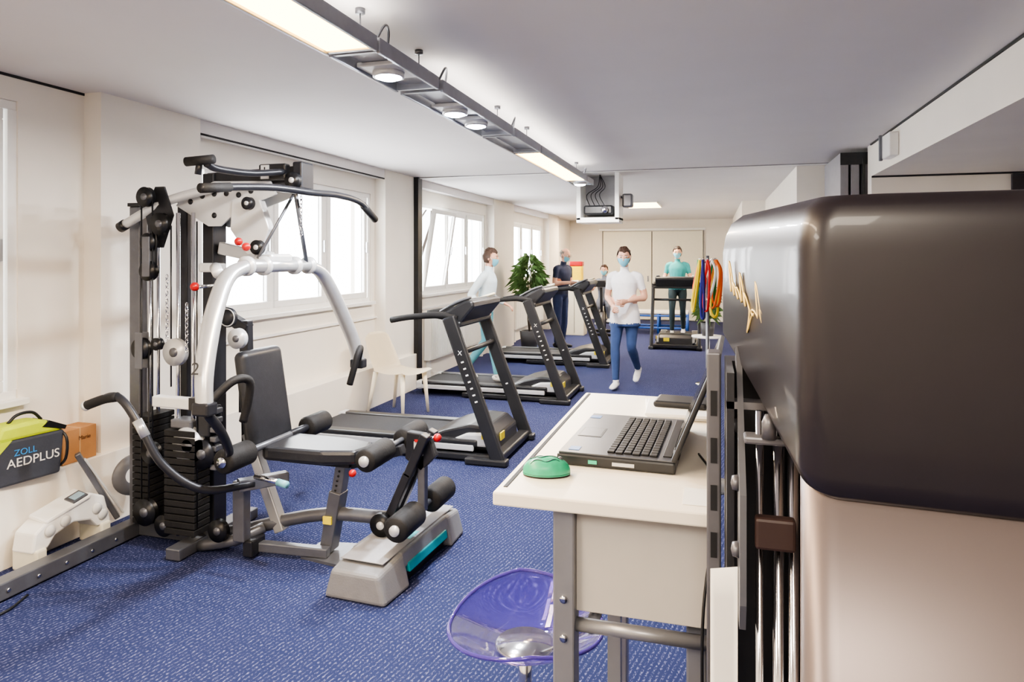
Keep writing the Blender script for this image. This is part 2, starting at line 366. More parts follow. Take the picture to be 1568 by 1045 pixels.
def chain(x, y, z0, z1):
    z = z0; k = 0
    while z > z1:
        pts = [(x+.008*math.cos(a)*(k % 2), y+.008*math.cos(a)*((k+1) % 2), z+.014*math.sin(a)) for a in [i*math.pi/4 for i in range(9)]]
        g.loft(pts, .0025, chrome, seg=5); z -= .022; k += 1
chain(-2.83, 3.02, 1.5, 1.15); chain(-2.15, 3.25, 1.93, 1.72); chain(-2.7, 3.02, 1.35, 1.1)
XZ = lambda y: frame((0, y, 0), (1, 0, 0), (0, 0, 1))
plate = [(-2.92, 1.9), (-2.86, 1.97), (-2.66, 2.03), (-2.3, 2.02), (-2.26, 1.95), (-2.5, 1.87), (-2.62, 1.78), (-2.7, 1.78)]
for yy in (3.19, 3.35): g.prism(plate, .012, lsilver, XZ(yy))
for (x, z) in [(-2.82, 1.92), (-2.74, 1.95), (-2.66, 1.96), (-2.58, 1.96), (-2.5, 1.95), (-2.66, 1.84), (-2.42, 1.97)]:
    g.lathe([(0, 0), (.016, 0), (.016, .004), (0, .004)], bsteel, c=(x, 3.185, z), axis=(0, -1, 0), seg=14)
g.beam((-2.75, YC, 2.04), (-2.16, YC, 2.06), .08, .09, bsteel, up=(0, 0, 1))
g.box((-2.29, YC-.06, 2.07), (.17, .05, .09), black, bev=.01); g.box((-2.33, YC-.088, 2.07), (.05, .006, .075), lsilver)
g.text('1', .07, frame((-2.33, YC-.092, 2.07), (1, 0, 0), (0, 0, 1)), black)
g.box((-2.15, YC, 2.05), (.06, .12, .15), bsteel, bev=.01); pul(-2.16, YC-.08, 2.02, .045)
g.loft([(-3.2, 3.1, 1.79), (-3.05, 3.1, 1.86), (-2.9, 3.13, 1.93), (-2.6, 3.16, 2.0)], .026, lsilver, sm=5); g.cyl((-3.23, 3.1, 1.775), (-3.19, 3.1, 1.795), .03, black)
g.loft([(-3.1, 3.6, 1.85), (-2.95, 3.55, 1.93), (-2.6, 3.4, 2.0)], .025, dsteel, sm=5)
g.loft([(-2.16, 2.5, 1.91), (-2.15, 2.75, 1.94), (-2.13, 3.0, 1.96), (-2.1, YC, 1.96), (-2.1, 3.55, 1.97), (-2.12, 3.85, 1.95), (-2.16, 4.12, 1.86)], .019, bsteel, sm=6)
g.loft([(-2.16, 2.5, 1.91), (-2.155, 2.68, 1.932)], .023, rubber); g.loft([(-2.13, 3.9, 1.94), (-2.16, 4.12, 1.86)], .023, rubber)
g.loft([(-2.3, 2.7, 2.05), (-2.3, 2.78, 2.035), (-2.28, 3.0, 2.04), (-2.22, 3.2, 2.07)], .018, bsteel, sm=5)
g.cyl((-2.4, 2.68, 2.06), (-2.26, 2.7, 2.07), .022, rubber); g.cyl((-2.35, 2.7, 2.0), (-2.34, 2.7, 2.06), .015, bsteel)
g.prism([(-2.54, 1.92), (-2.36, 1.92), (-2.3, 1.76), (-2.36, 1.62), (-2.44, 1.62), (-2.55, 1.76)], .05, lsilver, XZ(3.2), bev=.006)
pul(-2.42, 3.16, 1.9, .035, bsteel); pul(-2.36, 3.16, 1.66, .04, black)
g.cyl((-2.2, YC, 1.97), (-2.33, 3.12, 1.6), .008, dsteel, 8); g.cyl((-2.2, YC, 1.97), (-2.28, 3.5, 1.58), .012, dsteel, 8)
g.beam((-2.68, YC, 1.66), (-2.36, YC, 1.6), .07, .07, silver); g.box((-2.34, YC, 1.58), (.12, .2, .09), lsilver, bev=.015)
g.cyl((-2.3, 2.98, 1.56), (-2.3, 3.56, 1.56), .036, silver)
for yy in (2.99, 3.13, 3.41, 3.55): g.cyl((-2.3, yy-.012, 1.56), (-2.3, yy+.012, 1.56), .052, lsilver)
for xx, yy, zz in [(-2.42, 3.08, 1.69), (-2.31, 3.0, 1.66)]: g.sph((xx, yy, zz), .022, red)
g.sph((-2.63, 3.0, 1.45), .024, red); g.cyl((-2.6, 3.0, 1.45), (-2.66, 3.2, 1.45), .01, chrome)
g.box((-2.62, 3.12, 1.55), (.12, .08, .05), lsilver, bev=.01); g.cyl((-2.55, 3.06, 1.55), (-2.48, 3.0, 1.52), .03, lsilver)
for sg in (-1, 1):
    path = [(-2.3, .28, 1.56), (-2.3, .42, 1.51), (-2.28, .53, 1.37), (-2.25, .62, 1.2), (-2.22, .68, 1.05), (-2.2, .7, .92)]
    g.loft([(x, YC+sg*o, z) for x, o, z in path], [(.036, .036), (.045, .036), (.048, .036), (.048, .036), (.045, .034), (.042, .032)], silver, sm=6, side=(1, 0, 0), seg=16)
    g.box((-2.2, YC+sg*.7, .92), (.09, .07, .06), bsteel, bev=.01)
    g.loft([(-2.2, YC+sg*.69, .93), (-2.13, YC+sg*.6, 1.03), (-2.1, YC+sg*.52, 1.02), (-2.12, YC+sg*.5, .92), (-2.15, YC+sg*.5, .82)], .02, rubber, sm=6)
    g.loft([(-2.2, YC+sg*.69, .9), (-2.2, YC+sg*.6, .8), (-2.25, YC+sg*.48, .68), (-2.3, YC+sg*.42, .61)] if sg < 0 else [(-2.3, YC+.1, .6), (-2.3, YC+.42, .6)], .022, bsteel, sm=5)
    c0, c1 = YC+sg*.26, YC+sg*.46
    g.lathe([(0, 0), (.05, 0), (.062, .012), (.062, .188), (.05, .2), (0, .2)], rubber, c=(-2.3, c0, .6), axis=(0, sg, 0))
    g.lathe([(0, 0), (.026, 0), (.026, .012), (0, .012)], chrome, c=(-2.3, c1, .6), axis=(0, sg, 0))
g.cyl((-2.3, 2.85, .6), (-2.3, 3.7, .6), .018, dsteel)
g.text('2', .08, frame((-2.23, YC-.725, 1.1), (.96, .28, 0), (0, .35, 1)), black)
g.beam((-2.22, 2.6, .93), (-2.5, 2.6, .935), .05, .05, lsilver, up=(0, 0, 1)); g.box((-2.27, 2.6, .935), (.04, .056, .056), black)
g.box((-2.40, YC, .83), (.085, .35, .54), leather, rot=(0, -9, 0), bev=.04, seg=5)
g.beam((-2.5, YC, .5), (-2.52, YC, 1.25), .06, .05, bsteel, up=(0, 1, 0)); g.box((-2.48, YC, .85), (.05, .16, .2), bsteel)
g.lathe([(0, 0), (.055, 0), (.055, .015), (0, .015)], bsteel, c=(-2.52, 3.13, 1.28), axis=(0, -1, 0)); g.lathe([(.044, .015), (.05, .015), (.05, .018), (.044, .018)], lsilver, c=(-2.52, 3.13, 1.28), axis=(0, -1, 0))
g.beam((-2.7, YC, 1.3), (-2.5, YC, 1.2), .06, .06, bsteel)
pul(-2.44, 3.1, 1.17, .055, lsilver, dsteel)
g.prism([(-2.32, -.13), (-2.28, -.16), (-1.95, -.15), (-1.78, -.1), (-1.75, 0), (-1.78, .1), (-1.95, .15), (-2.28, .16), (-2.32, .13)], .075, leather, Matrix.Translation((0, YC, .56)), bev=.02)
g.box((-2.05, YC, .505), (.42, .1, .03), bsteel)
g.beam((-1.97, YC, .12), (-1.9, YC, .5), .06, .07, dsteel, up=(0, 1, 0)); g.beam((-1.99, YC, .03), (-1.93, YC, .35), .07, .09, dsteel, up=(0, 1, 0))
for k in range(5): g.lathe([(0, 0), (.006, 0), (.006, .003), (0, .003)], black, c=(-1.93+k*.006, YC-.036, .36+k*.026), axis=(0, -1, 0), seg=8)
g.box((-1.97, YC-.05, .2), (.05, .01, .04), yellow); g.prism([(-2.1, -.1), (-1.85, -.14), (-1.82, .14), (-2.1, .1)], .015, dsteel, Matrix.Translation((0, YC, .008)))
g.beam((-2.5, YC, .62), (-2.27, YC-.02, .1), .06, .06, silver, up=(0, 1, 0))
g.beam((-2.4, YC-.02, .6), (-2.1, YC, .52), .05, .05, bsteel)
g.loft([(-2.7, 3.22, .05), (-2.5, 3.22, .09), (-2.2, YC, .17), (-1.95, YC, .22), (-1.65, YC, .23)], .036, dsteel, sm=6, side=(0, 1, 0))
g.loft([(-2.68, 3.1, .03), (-2.45, 3.1, .09), (-2.35, 3.2, .13)], .03, dsteel, sm=5)
g.beam((-2.35, 3.15, .05), (-1.95, 3.2, .04), .05, .05, dsteel); g.box((-2.36, 3.13, .06), (.06, .12, .09), bsteel, bev=.01)
g.cyl((-2.27, 3.02, .47), (-2.1, 3.0, .46), .014, chrome); g.cyl((-2.12, 3.0, .46), (-2.06, 2.99, .455), .018, M('teal_cap', (120, 180, 190), .3))
# leg station
g.beam((-1.85, YC, .5), (-1.55, YC, .6), .06, .05, bsteel)
for sg in (-1, 1):
    g.beam((-1.40, YC+sg*.05, .70), (-1.5, YC+sg*.05, .48), .045, .05, bsteel, up=(0, 1, 0)); g.beam((-1.495, YC+sg*.05, .5), (-1.63, YC+sg*.05, .2), .045, .05, bsteel, up=(0, 1, 0))
    for (xx, zz, r) in [(-1.6, .625, .058), (-1.44, .31, .064)]:
        g.lathe([(0, 0), (r*.85, 0), (r, .012), (r, .22), (r*.85, .235), (0, .235)], rubber, c=(xx, YC+sg*.09, zz), axis=(0, sg, 0))
        g.lathe([(0, 0), (.026, 0), (.026, .012), (0, .012)], lsilver, c=(xx, YC+sg*.325, zz), axis=(0, sg, 0))
g.cyl((-1.6, 2.95, .625), (-1.6, 3.6, .625), .014, dsteel); g.cyl((-1.44, 2.95, .31), (-1.44, 3.6, .31), .014, dsteel)
g.beam((-1.44, YC, .62), (-1.44, YC, .29), .04, .05, dsteel, up=(0, 1, 0))
g.prism([(-1.52, .7), (-1.4, .69), (-1.36, .58), (-1.44, .5), (-1.53, .56)], .05, bsteel, XZ(YC), bev=.006); g.box((-1.45, YC-.03, .62), (.05, .008, .07), lsilver)
g.box((-1.45, YC-.036, .66), (.04, .004, .012), red)
g.sph((-1.35, YC-.02, .68), .022, red); g.cyl((-1.42, YC, .67), (-1.36, YC-.02, .68), .008, chrome); g.sph((-1.78, YC-.12, .49), .02, red)
pul(-1.63, YC-.09, .23, .06); g.loft([(-1.63, YC, .23), (-1.5, YC, .28), (-1.44, YC, .31)], .025, bsteel)
g.loft([(-2.3, 3.05, .42), (-2.45, 2.85, .44), (-2.6, 2.75, .58), (-2.71, 2.72, .77), (-2.84, 2.71, .91), (-3.0, 2.7, .865)], .02, bsteel, sm=7)
g.loft([(-2.68, 2.725, .72), (-2.725, 2.715, .8)], .023, silver); g.loft([(-2.84, 2.71, .91), (-2.92, 2.705, .895), (-3.02, 2.7, .86)], .024, rubber, sm=4)
g.cyl((-3.02, 2.7, .86), (-3.035, 2.7, .853), .025, lsilver)
g.beam((-2.36, 3.0, .42), (-2.2, 3.2, .42), .06, .06, dsteel); g.beam((-2.4, 3.08, .1), (-2.4, 3.08, .42), .07, .06, dsteel, up=(0, 1, 0))
g.box((-2.62, 3.1, .72), (.08, .1, .16), bsteel, bev=.01)
for k in range(7): g.box((-2.56, 3.08, .78-k*.05), (.04, .06, .03), dsteel, bev=.006)
g.done()

# ---------------- aerobic step ----------------
b = B('aerobic_step')
gy = M('step_grey', (128, 129, 132), .6, bump=.1, bscale=150); gy2 = M('step_top', (158, 158, 162), .7, noise=.05, bump=.3, bscale=250); teal = M('teal_plastic', (0, 150, 160), .4)
def sec(y, wb, wt, z0, z1): return [(-wb, y, z0), (wb, y, z0), (wt, y, z1), (-wt, y, z1)]
def hexa(b, secs, m, bev=.01):
    t = bmesh.new(); rs = [[t.verts.new(p) for p in s] for s in secs]
    for a, c in zip(rs, rs[1:]):
        for k in range(4): t.faces.new((a[k], a[(k+1) % 4], c[(k+1) % 4], c[k]))
    t.faces.new(rs[0][::-1]); t.faces.new(rs[-1]); bmesh.ops.recalc_face_normals(t, faces=t.faces[:])
    bmesh.ops.bevel(t, geom=t.edges[:], offset=bev, segments=3, affect='EDGES', profile=.5); b.add(t, m, False)
hexa(b, [sec(-.47, .165, .125, 0, .14), sec(-.24, .18, .14, 0, .165)], gy, .02)
hexa(b, [sec(.24, .18, .14, 0, .165), sec(.45, .165, .125, 0, .14)], gy, .02)
hexa(b, [sec(-.26, .15, .138, .09, .165), sec(.26, .15, .138, .09, .165)], gy, .01)
hexa(b, [sec(-.22, .163, .155, .06, .105), sec(.22, .163, .155, .06, .105)], teal, .006)
b.bx(-.13, .13, -.23, .23, .0, .07, black)
b.bx(-.115, .115, -.4, .4, .163, .169, gy2, .003)
b.bx(.04, .1, -.1, .0, .169, .1705, M('cyan_label', (70, 190, 200), .4))
b.done((-1.57, 3.3, 0), -3)

# ---------------- treadmills ----------------
def treadmill(loc, rz, name='treadmill'):
    b = B(name); belt = M('belt', (44, 45, 49), .7, noise=.2, scale=60)
    tm = M('treadmill_black', (38, 39, 42), .35, noise=.06)
    b.box((-.95, 0, .13), (1.6, .5, .05), belt, bev=.01)
    for s in (-1, 1):
        b.box((-.98, s*.3, .14), (1.55, .11, .055), tm, bev=.015); b.box((-.98, s*.345, .105), (1.5, .03, .05), lsilver, bev=.008)
        b.box((-.6, s*.35, .04), (1.2, .06, .05), tm, bev=.01)
        b.beam((0.0, s*.41, .02), (-.42, s*.4, 1.14), .11, .055, tm, up=(0, 1, 0), bev=.015)
        b.box((-.1, s*.41, .03), (.34, .09, .05), tm, bev=.012)
        for k in range(7):
            t = .42+k*.045; b.box((-.42*t, s*.41-.03, .02+1.12*t), (.022, .004, .012), white, rot=(0, -20, 0))
        b.text('X', .05, frame((-.42*.75, s*.4-.03, .02+1.12*.75), (1, 0, 0), (0, 0, 1)), white)
        b.loft([(-.36, s*.38, 1.12), (-.5, s*.39, 1.15), (-.75, s*.39, 1.13), (-.93, s*.37, 1.1)], [.03, .028, .024, .026], rubber, sm=5)
        b.box((-1.74, s*.3, .12), (.08, .13, .1), lsilver, bev=.02)
    b.box((-1.7, 0, .08), (.12, .5, .06), tm, bev=.02); b.cyl((-1.72, -.25, .03), (-1.72, .25, .03), .03, rubber)
    prof = [(-.66, .15), (-.5, .22), (-.3, .27), (-.14, .26), (-.06, .19), (-.05, .07), (-.6, .07)]
    R = frame((0, 0, 0), (1, 0, 0), (0, 0, 1))
    b.prism(prof, .58, tm, R, bev=.02)
    b.prism([(-.52, .11), (-.3, .21), (-.14, .22), (-.1, .11)], .66, lsilver, R, bev=.015); b.box((-.13, -.33, .2), (.08, .012, .05), yellow); b.box((-.055, -.15, .17), (.012, .1, .06), yellow)
    b.box((-.02, 0, .06), (.1, .8, .06), tm, bev=.015)
    b.cyl((-.31, -.4, .86), (-.31, .4, .86), .022, tm); b.box((-.36, 0, 1.08), (.07, .78, .05), tm, bev=.015)
    b.prism([(-.56, 1.12), (-.5, 1.16), (-.3, 1.27), (-.24, 1.27), (-.22, 1.22), (-.34, 1.08)], .72, tm, R, bev=.02)
    b.box((-.42, 0, 1.21), (.24, .5, .01), M('console_silver', (150, 155, 160), .3, metal=.5), rot=(0, -31, 0), bev=.004)
    b.box((-.38, 0, 1.24), (.12, .2, .008), M('lcd', (30, 60, 90), .2), rot=(0, -31, 0))
    b.loft([(-.52, .3, 1.175), (-.38, .31, 1.25), (-.27, .31, 1.29)], [(.04, .012), (.05, .016), (.03, .012)], cream, side=(0, 1, 0), sm=3)
    b.loft([(-.52, -.3, 1.175), (-.38, -.31, 1.25), (-.27, -.31, 1.29)], [(.04, .012), (.05, .016), (.03, .012)], M('console_grey', (95, 97, 102), .4), side=(0, 1, 0), sm=3)
    return b.done(loc, rz)
treadmill((-1.57, 5.42, 0), 0); treadmill((-1.55, 7.72, 0), 0); treadmill((-1.5, 10.35, 0), 0)
treadmill((-.62, 12.25, 0), -90)

# ---------------- white chair ----------------
b = B('plastic_chair'); pl = M('ivory_plastic', (238, 228, 204), .4, noise=.02)
def chf(u, v):
    w = (v-.5)*2
    if u < .5:
        t = u/.5; x = .24-t*.44; z = .45-.03*math.sin(t*math.pi)-(.02 if t == 0 else 0); hw = .23-.01*t; z += .02*w*w
    else:
        t = (u-.5)/.5; x = -.2-.02*math.sin(t*1.5)-.11*t; z = .45+t*.38+(1-t)*.02*w*w; hw = .22-.03*t*t; x += .04*w*w*(1-.3*t)
        z -= .05*t*w**4
    return V((x, w*hw, z))
b.grid(chf, 24, 12, .012, pl)
for sx, sy in [(1, 1), (1, -1), (-1, 1), (-1, -1)]:
    b.loft([(.17 if sx > 0 else -.17, sy*.18, .44), (.2 if sx > 0 else -.25, sy*.215, 0)], [(.026, .02), (.014, .012)], pl, seg=10)
b.done((-3.08, 6.42, 0), -12)

# ---------------- AED bag, carton, ergometer ----------------
b = B('defibrillator_bag')
navy = M('bag_grey', (62, 66, 76), .7, bump=.2); lime = M('lime_fabric', (195, 215, 30), .6)
R = frame((0, 0, 0), (0, 1, 0), (0, 0, 1))
b.prism([(-.165, 0), (.165, 0), (.185, .2), (.19, .25), (-.19, .25), (-.185, .2)], .15, navy, R, bev=.015)
b.prism([(-.19, .245), (.19, .245), (.15, .3), (.05, .335), (-.15, .33)], .15, lime, R, bev=.02)
b.prism([(-.18, .17), (-.1, .25), (-.19, .25)], .158, lime, R)
b.loft([(0, -.08, .33), (0, -.03, .37), (0, .05, .37), (0, .1, .32)], .009, black, sm=5, seg=8)
b.prism([(.06, .29), (.19, .25), (.2, .27), (.1, .32)], .155, black, R); b.loft([(.03, .17, .26), (.09, .19, .2), (.09, .185, .08), (.03, .17, .02)], .008, black, sm=4, seg=8)
b.text('AEDPLUS', .07, frame((.078, .015, .12), (0, 1, 0), (0, 0, 1)), white); b.text('ZOLL', .05, frame((.078, -.03, .175), (0, 1, 0), (0, 0, 1)), M('sky_blue', (60, 150, 220), .5))
b.done((-3.5, 2.74, .432), -8, .93)
b = B('cardboard_box'); cb = M('cardboard', (176, 128, 82), .8, bump=.05)
b.bx(-.07, .07, -.11, .11, 0, .19, cb, .003); b.bx(-.071, .071, -.003, .003, .0, .191, M('tape', (200, 165, 120), .3)); b.text('Marie', .035, frame((.072, .03, .13), (0, 1, 0), (0, 0, 1)), M('ink', (110, 76, 50))); b.done((-3.57, 3.08, .432), 0)
b = B('mini_ergometer')
R = frame((0, 0, 0), (0, 1, 0), (0, 0, 1))
arch = [(-.27, .05), (-.25, .16), (-.17, .21), (.12, .28), (.22, .23), (.27, .05), (.17, .05), (.12, .11), (0, .14), (-.12, .11), (-.17, .05)]
b.prism(arch, .16, white, R, bev=.012)
b.box((.02, -.04, .245), (.14, .3, .03), white, rot=(14, 12, 0), bev=.012)
b.box((.05, .04, .278), (.08, .1, .012), dsteel, rot=(14, 12, 0), bev=.004); b.box((.055, .04, .286), (.05, .07, .004), M('lcd_pale', (150, 175, 190), .2), rot=(14, 12, 0))
for yy, zz in [(-.16, .15), (-.06, .17), (.16, .17), (.2, .12)]: b.lathe([(0, 0), (.035, 0), (.03, .012), (0, .015)], M('white_knob', (215, 215, 212), .4), c=(.08, yy, zz), axis=(1, 0, 0))
for yy in (-.22, .22): b.box((0, yy, .0), (.19, .07, .13), cream, bev=.012)
b.done((-3.36, 2.86, .058), 0, .88)
b = B('folded_crank_arm'); b.beam((-3.43, 3.0, .5), (-3.3, 3.15, .1), .05, .03, dsteel); b.beam((-3.4, 3.02, .47), (-3.29, 3.18, .12), .03, .012, lsilver); b.lathe([(.05, -.01), (.12, -.01), (.12, .01), (.05, .01)], M('grey_disc', (110, 112, 118), .4), c=(-3.34, 3.3, .3), axis=(1, -.3, 0)); b.done()
b = B('power_cable'); b.loft([(-3.1, 2.45, .01), (-3.05, 2.3, .01), (-3.1, 2.15, .01), (-3.3, 2.2, .012), (-3.36, 2.45, .012)], .006, black, sm=8, seg=6); b.done()

# ---------------- desk ----------------
DT = 1.12
b = B('standing_desk'); dw = M('desk_white', (236, 229, 214), .4, noise=.015); fgrey = M('desk_leg', (140, 141, 145), .35, metal=.5); pan = M('desk_panel', (180, 176, 170), .5, noise=.02)
b.bx(-.433, .0, 1.335, 2.42, DT-.028, DT, dw, .004); b.bx(-.42, -.412, 1.37, 2.4, DT, DT+.0015, dkline)
for yy in (1.4, 2.3):
    b.bx(-.315, -.27, yy-.025, yy+.03, 0, DT-.028, fgrey, .004); b.bx(-.05, -.01, yy+.03, yy+.08, 0, DT-.028, fgrey, .004)
    b.bx(-.4, .0, yy-.03, yy+.035, 0, .04, fgrey, .008)
    b.cyl((-.29, yy, .84), (-.0, yy, .84), .014, fgrey)
b.bx(-.27, -.0, 1.395, 1.41, .87, DT-.028, pan, .002)
b.cyl((-.24, 1.4, .835), (-.24, 2.3, .835), .013, fgrey); b.cyl((-.0, 1.6, .81), (-.29, 1.6, .81), .013, fgrey); b.bx(-.235, -.205, 1.6, 1.63, 0, .84, fgrey)
for zz in (.9, .82): b.lathe([(0, 0), (.008, 0), (.008, .004), (0, .004)], chrome, c=(-.292, 1.375, zz), axis=(0, -1, 0), seg=10)
b.done()
b = B('laptop')
lb = M('laptop_black', (38, 40, 44), .35, noise=.05); lg = M('laptop_grey', (84, 86, 92), .35, metal=.4); key = M('key_black', (18, 18, 20), .45); scr = M('screen_black', (12, 12, 14), .12)
b.box((0, 0, .014), (.27, .42, .026), lb, bev=.005); b.box((-.0, 0, .0285), (.262, .41, .004), lg, bev=.001)
b.box((-.09, -.01, .0308), (.06, .09, .001), lb); b.box((-.09, -.01, .0312), (.052, .08, .001), lg)
for r in range(6):
    for k in range(17):
        b.box((.085-r*.0195, -.18+k*.0212+(r % 2)*.004, .0325), (.0165, .0182, .005), key, bev=.0015)
b.box((.115, 0, .032), (.02, .36, .003), key, bev=.001)
b.box((-.115, .16, .031), (.03, .03, .001), M('sticker_blue', (70, 110, 170), .4)); b.box((-.1, -.17, .031), (.025, .03, .001), M('sticker_blue2', (90, 130, 190), .4)); b.box((0.02, -.211, .013), (.05, .002, .008), silver)
b.box((-.05, -.211, .013), (.02, .002, .008), M('led_green', (60, 190, 150), .4))
T = Matrix.Translation((.13, 0, .028)) @ Matrix.Rotation(math.radians(22), 4, 'Y')
bb = B('q'); bb.box((0, 0, .13), (.012, .42, .26), lb, bev=.004); bb.box((-.0065, 0, .135), (.002, .385, .225), scr)
b.merge(bb, T)
b.cyl((.13, -.15, .025), (.13, -.1, .025), .01, lb); b.cyl((.13, .1, .025), (.13, .15, .025), .01, lb)
b.done((-.205, 1.76, DT), -2)
b = B('computer_mouse')
gm = M('mouse_green', (45, 165, 125), .35, noise=.1, scale=60); gr_ = M('mouse_pattern', (40, 80, 74), .4)
mh, ml, mw = .036, .053, .033
def msf(c): return V((c.x, c.y, max(0, c.z)**.7 if c.z > 0 else 0))
b.sph((0, 0, .004), (ml, mw, mh), gm, f=msf, seg=32, keep=lambda c: c.z > -.02)
b.lathe([(0, 0), (.97, 0), (1.0, .004), (1.0, .008), (0, .008)], M('mouse_base', (40, 60, 56), .4), seg=32) if False else b.loft([(0, 0, .0), (0, 0, .007)], [(ml*.98, mw*.98), (ml, mw)], black, side=(1, 0, 0), seg=32)
def mz(x, y): return .0045+mh*max(0, 1-(x/ml)**2-(y/mw)**2)**.35
for y0_, ph in ((-.016, 0), (.0, 1.6), (.015, 3)):
    b.loft([(x_, y0_+.005*math.sin(k*1.1+ph), mz(x_, y0_+.005*math.sin(k*1.1+ph))) for k, x_ in enumerate([-.036+.008*j for j in range(9)])], [(.0006+.0011*abs(math.sin(k*.8+ph))) for k in range(9)], gr_, seg=6, sm=2)
b.cyl((.03, -.004, mz(.03, 0)-.002), (.03, .004, mz(.03, 0)-.002), .006, dsteel, 10)
b.done((-.352, 1.475, DT), 15)
b = B('folder_stack'); b.box((-.1, 2.2, DT+.006), (.2, .26, .01), white, rot=(0, 0, 6), bev=.002); b.box((-.1, 2.17, DT+.016), (.19, .22, .01), white, rot=(0, 0, 2), bev=.002); b.box((-.09, 2.2, DT+.03), (.16, .12, .02), black, rot=(0, 0, -5), bev=.008); b.done()
b = B('paper_card'); b.box((-.03, 1.42, DT+.001), (.05, .1, .001), white); b.done()
b = B('laptop_cable'); b.loft([(-.03, 1.7, DT+.01), (-.0, 1.55, DT+.012), (.01, 1.4, DT+.0), (-.015, 1.31, .95), (-.02, 1.3, .7), (-.05, 1.3, .4), (-.03, 1.3, .01)], .003, black, sm=8, seg=6); b.done()
b = B('bubble_stool'); pur = M('purple_acrylic', (158, 144, 232), .03, trans=.92, noise=0, ior=1.4)
def bowl(u, v):
    a = v*2*math.pi; r = .02+.19*u; back = max(0, math.sin(a+.3))
    h = .10*u**2.2 + back*.045*u**3 - .03*u**4*abs(math.cos(a))
    return V((r*math.cos(a)*1.08, r*math.sin(a), h))
b.grid(bowl, 20, 48, .006, pur)
b.loft([bowl(1, v/48) for v in range(49)], .006, M('purple_rim', (105, 88, 185), .05, trans=.6, noise=0), seg=8)
b.lathe([(0, 0), (.085, 0), (.09, .006), (.085, .012), (0, .014)], chrome, c=(0, 0, .012))
b.cyl((0, 0, -.16), (0, 0, .0), .02, chrome); b.cyl((0, 0, -.43), (0, 0, -.16), .03, chrome); b.lathe([(0, .03), (.03, .03), (.06, .015), (.19, .008), (.2, 0), (0, 0)], chrome, c=(0, 0, -.44))
b.done((-.53, 1.95, .44), 20)

# ---------------- foreground machine ----------------
b = B('cable_column_machine')
cov = M('satin_cover', (33, 29, 34), .36, noise=.05, coat=.12); col = M('column_metal', (112, 103, 102), .36, metal=.5, noise=.04, scale=4)
def rrect(cs, rad, n=8):
    out = []; N = len(cs)
    for i in range(N):
        p = V((*cs[i], 0)); a = (V((*cs[i-1], 0))-p).normalized(); c = (V((*cs[(i+1) % N], 0))-p).normalized()
        P0 = p+a*rad; P1 = p+c*rad
        for k in range(n+1):
            t = k/n; out.append((1-t)**2*P0+2*t*(1-t)*p+t*t*P1)
    return out
def stack(secs, m):
    t = bmesh.new(); rs = [[t.verts.new(p) for p in s] for s in secs]; n = len(rs[0])
    for a, c in zip(rs, rs[1:]):
        for k in range(n): t.faces.new((a[k], a[(k+1) % n], c[(k+1) % n], c[k]))
    t.faces.new(rs[0][::-1]); t.faces.new(rs[-1]); bmesh.ops.recalc_face_normals(t, faces=t.faces[:])
    b.add(t, m, True)
base = rrect([(.095, .79), (.8, .76), (.8, 1.22), (.012, 1.17)], .028)
ctr = V((.45, .98, 0))
def s_at(f, z, slope):
    return [V((ctr.x+(p.x-ctr.x)*f, ctr.y+(p.y-ctr.y)*f, z+(slope*(p.y-.8) if slope else 0))) for p in base]
stack([s_at(.965, 1.347, .36), s_at(.985, 1.352, .36), s_at(1, 1.37, .32), s_at(1, 1.56, 0), s_at(1, 1.61, 0), s_at(.99, 1.635, 0), s_at(.97, 1.655, 0), s_at(.93, 1.668, 0), s_at(.8, 1.671, 0)], cov)
cb2 = rrect([(.092, .80), (.78, .77), (.78, 1.12), (.13, 1.12)], .04)
stack([[V((q.x, q.y, z)) for q in cb2] for z in (0.0, 1.42)], col)
# handwritten gold mark on the side of the cover
gold = M('gold_ink', (238, 208, 130), .35, metal=.2)
A = V((.0935, .83, 0)); D = V((.0155, 1.13, 0)); nrm = V(((A-D).y, -(A-D).x, 0)).normalized()
if nrm.x > 0: nrm = -nrm
sp = []
amps = [2.4, 1, .9, 2.2, 1.0, -1.5, .3, 2.5, .9, 2.1, 1.0, 2.3]
for k in range(12*8):
    ph = k/8; a = amps[int(ph)]; u = .14+.68*(ph/12); du = .03*math.cos(2*math.pi*ph)
    z = 1.55-.05*(ph/12)+.02*a*(1-math.cos(2*math.pi*ph))/2-.004*math.sin(2*math.pi*ph)
    q = D+(A-D)*(u+du); sp.append(V((q.x, q.y, z))+nrm*.0012)
b.loft(sp, .0014, gold, seg=6)
pd = M('post_grey', (105, 105, 110), .4, metal=.5)
b.bx(-.008, .014, 1.13, 1.18, 0, 1.45, pd, .003); b.bx(.02, .03, 1.0, 1.18, 0, 1.44, bsteel)
for k in range(9): b.bx(-.002, .008, 1.1285, 1.1295, .75+k*.075, .79+k*.075, black)
YZ = frame((.038, 0, 0), (0, 1, 0), (0, 0, 1))
b.prism([(1.06, 1.47), (1.1, 1.45), (.98, 1.12), (.93, 1.12), (.91, 1.16), (.91, 1.3)], .008, dsteel, YZ)
for (yy, zz) in [(.95, 1.215), (1.03, 1.36), (.96, 1.3)]: b.lathe([(0, 0), (.011, 0), (.009, .008), (0, .01)], pd, c=(.034, yy, zz), axis=(-1, 0, 0), seg=14)
for xx, rr in ((.083, .007), (.101, .007), (.06, .005)): b.cyl((xx, .95, 0), (xx, .95, 1.4), rr, chrome)
b.bx(.052, .1, .905, .925, 1.235, 1.275, M('brown_bracket', (46, 32, 31), .5), .004)
b.bx(.02, .1, 1.0, 1.03, 1.39, 1.4, pd); b.lathe([(0, 0), (.009, 0), (.009, .02), (.005, .03), (0, .03)], pd, c=(.07, .93, 1.37)); b.bx(.04, .1, .93, .96, 1.36, 1.37, pd, .003)
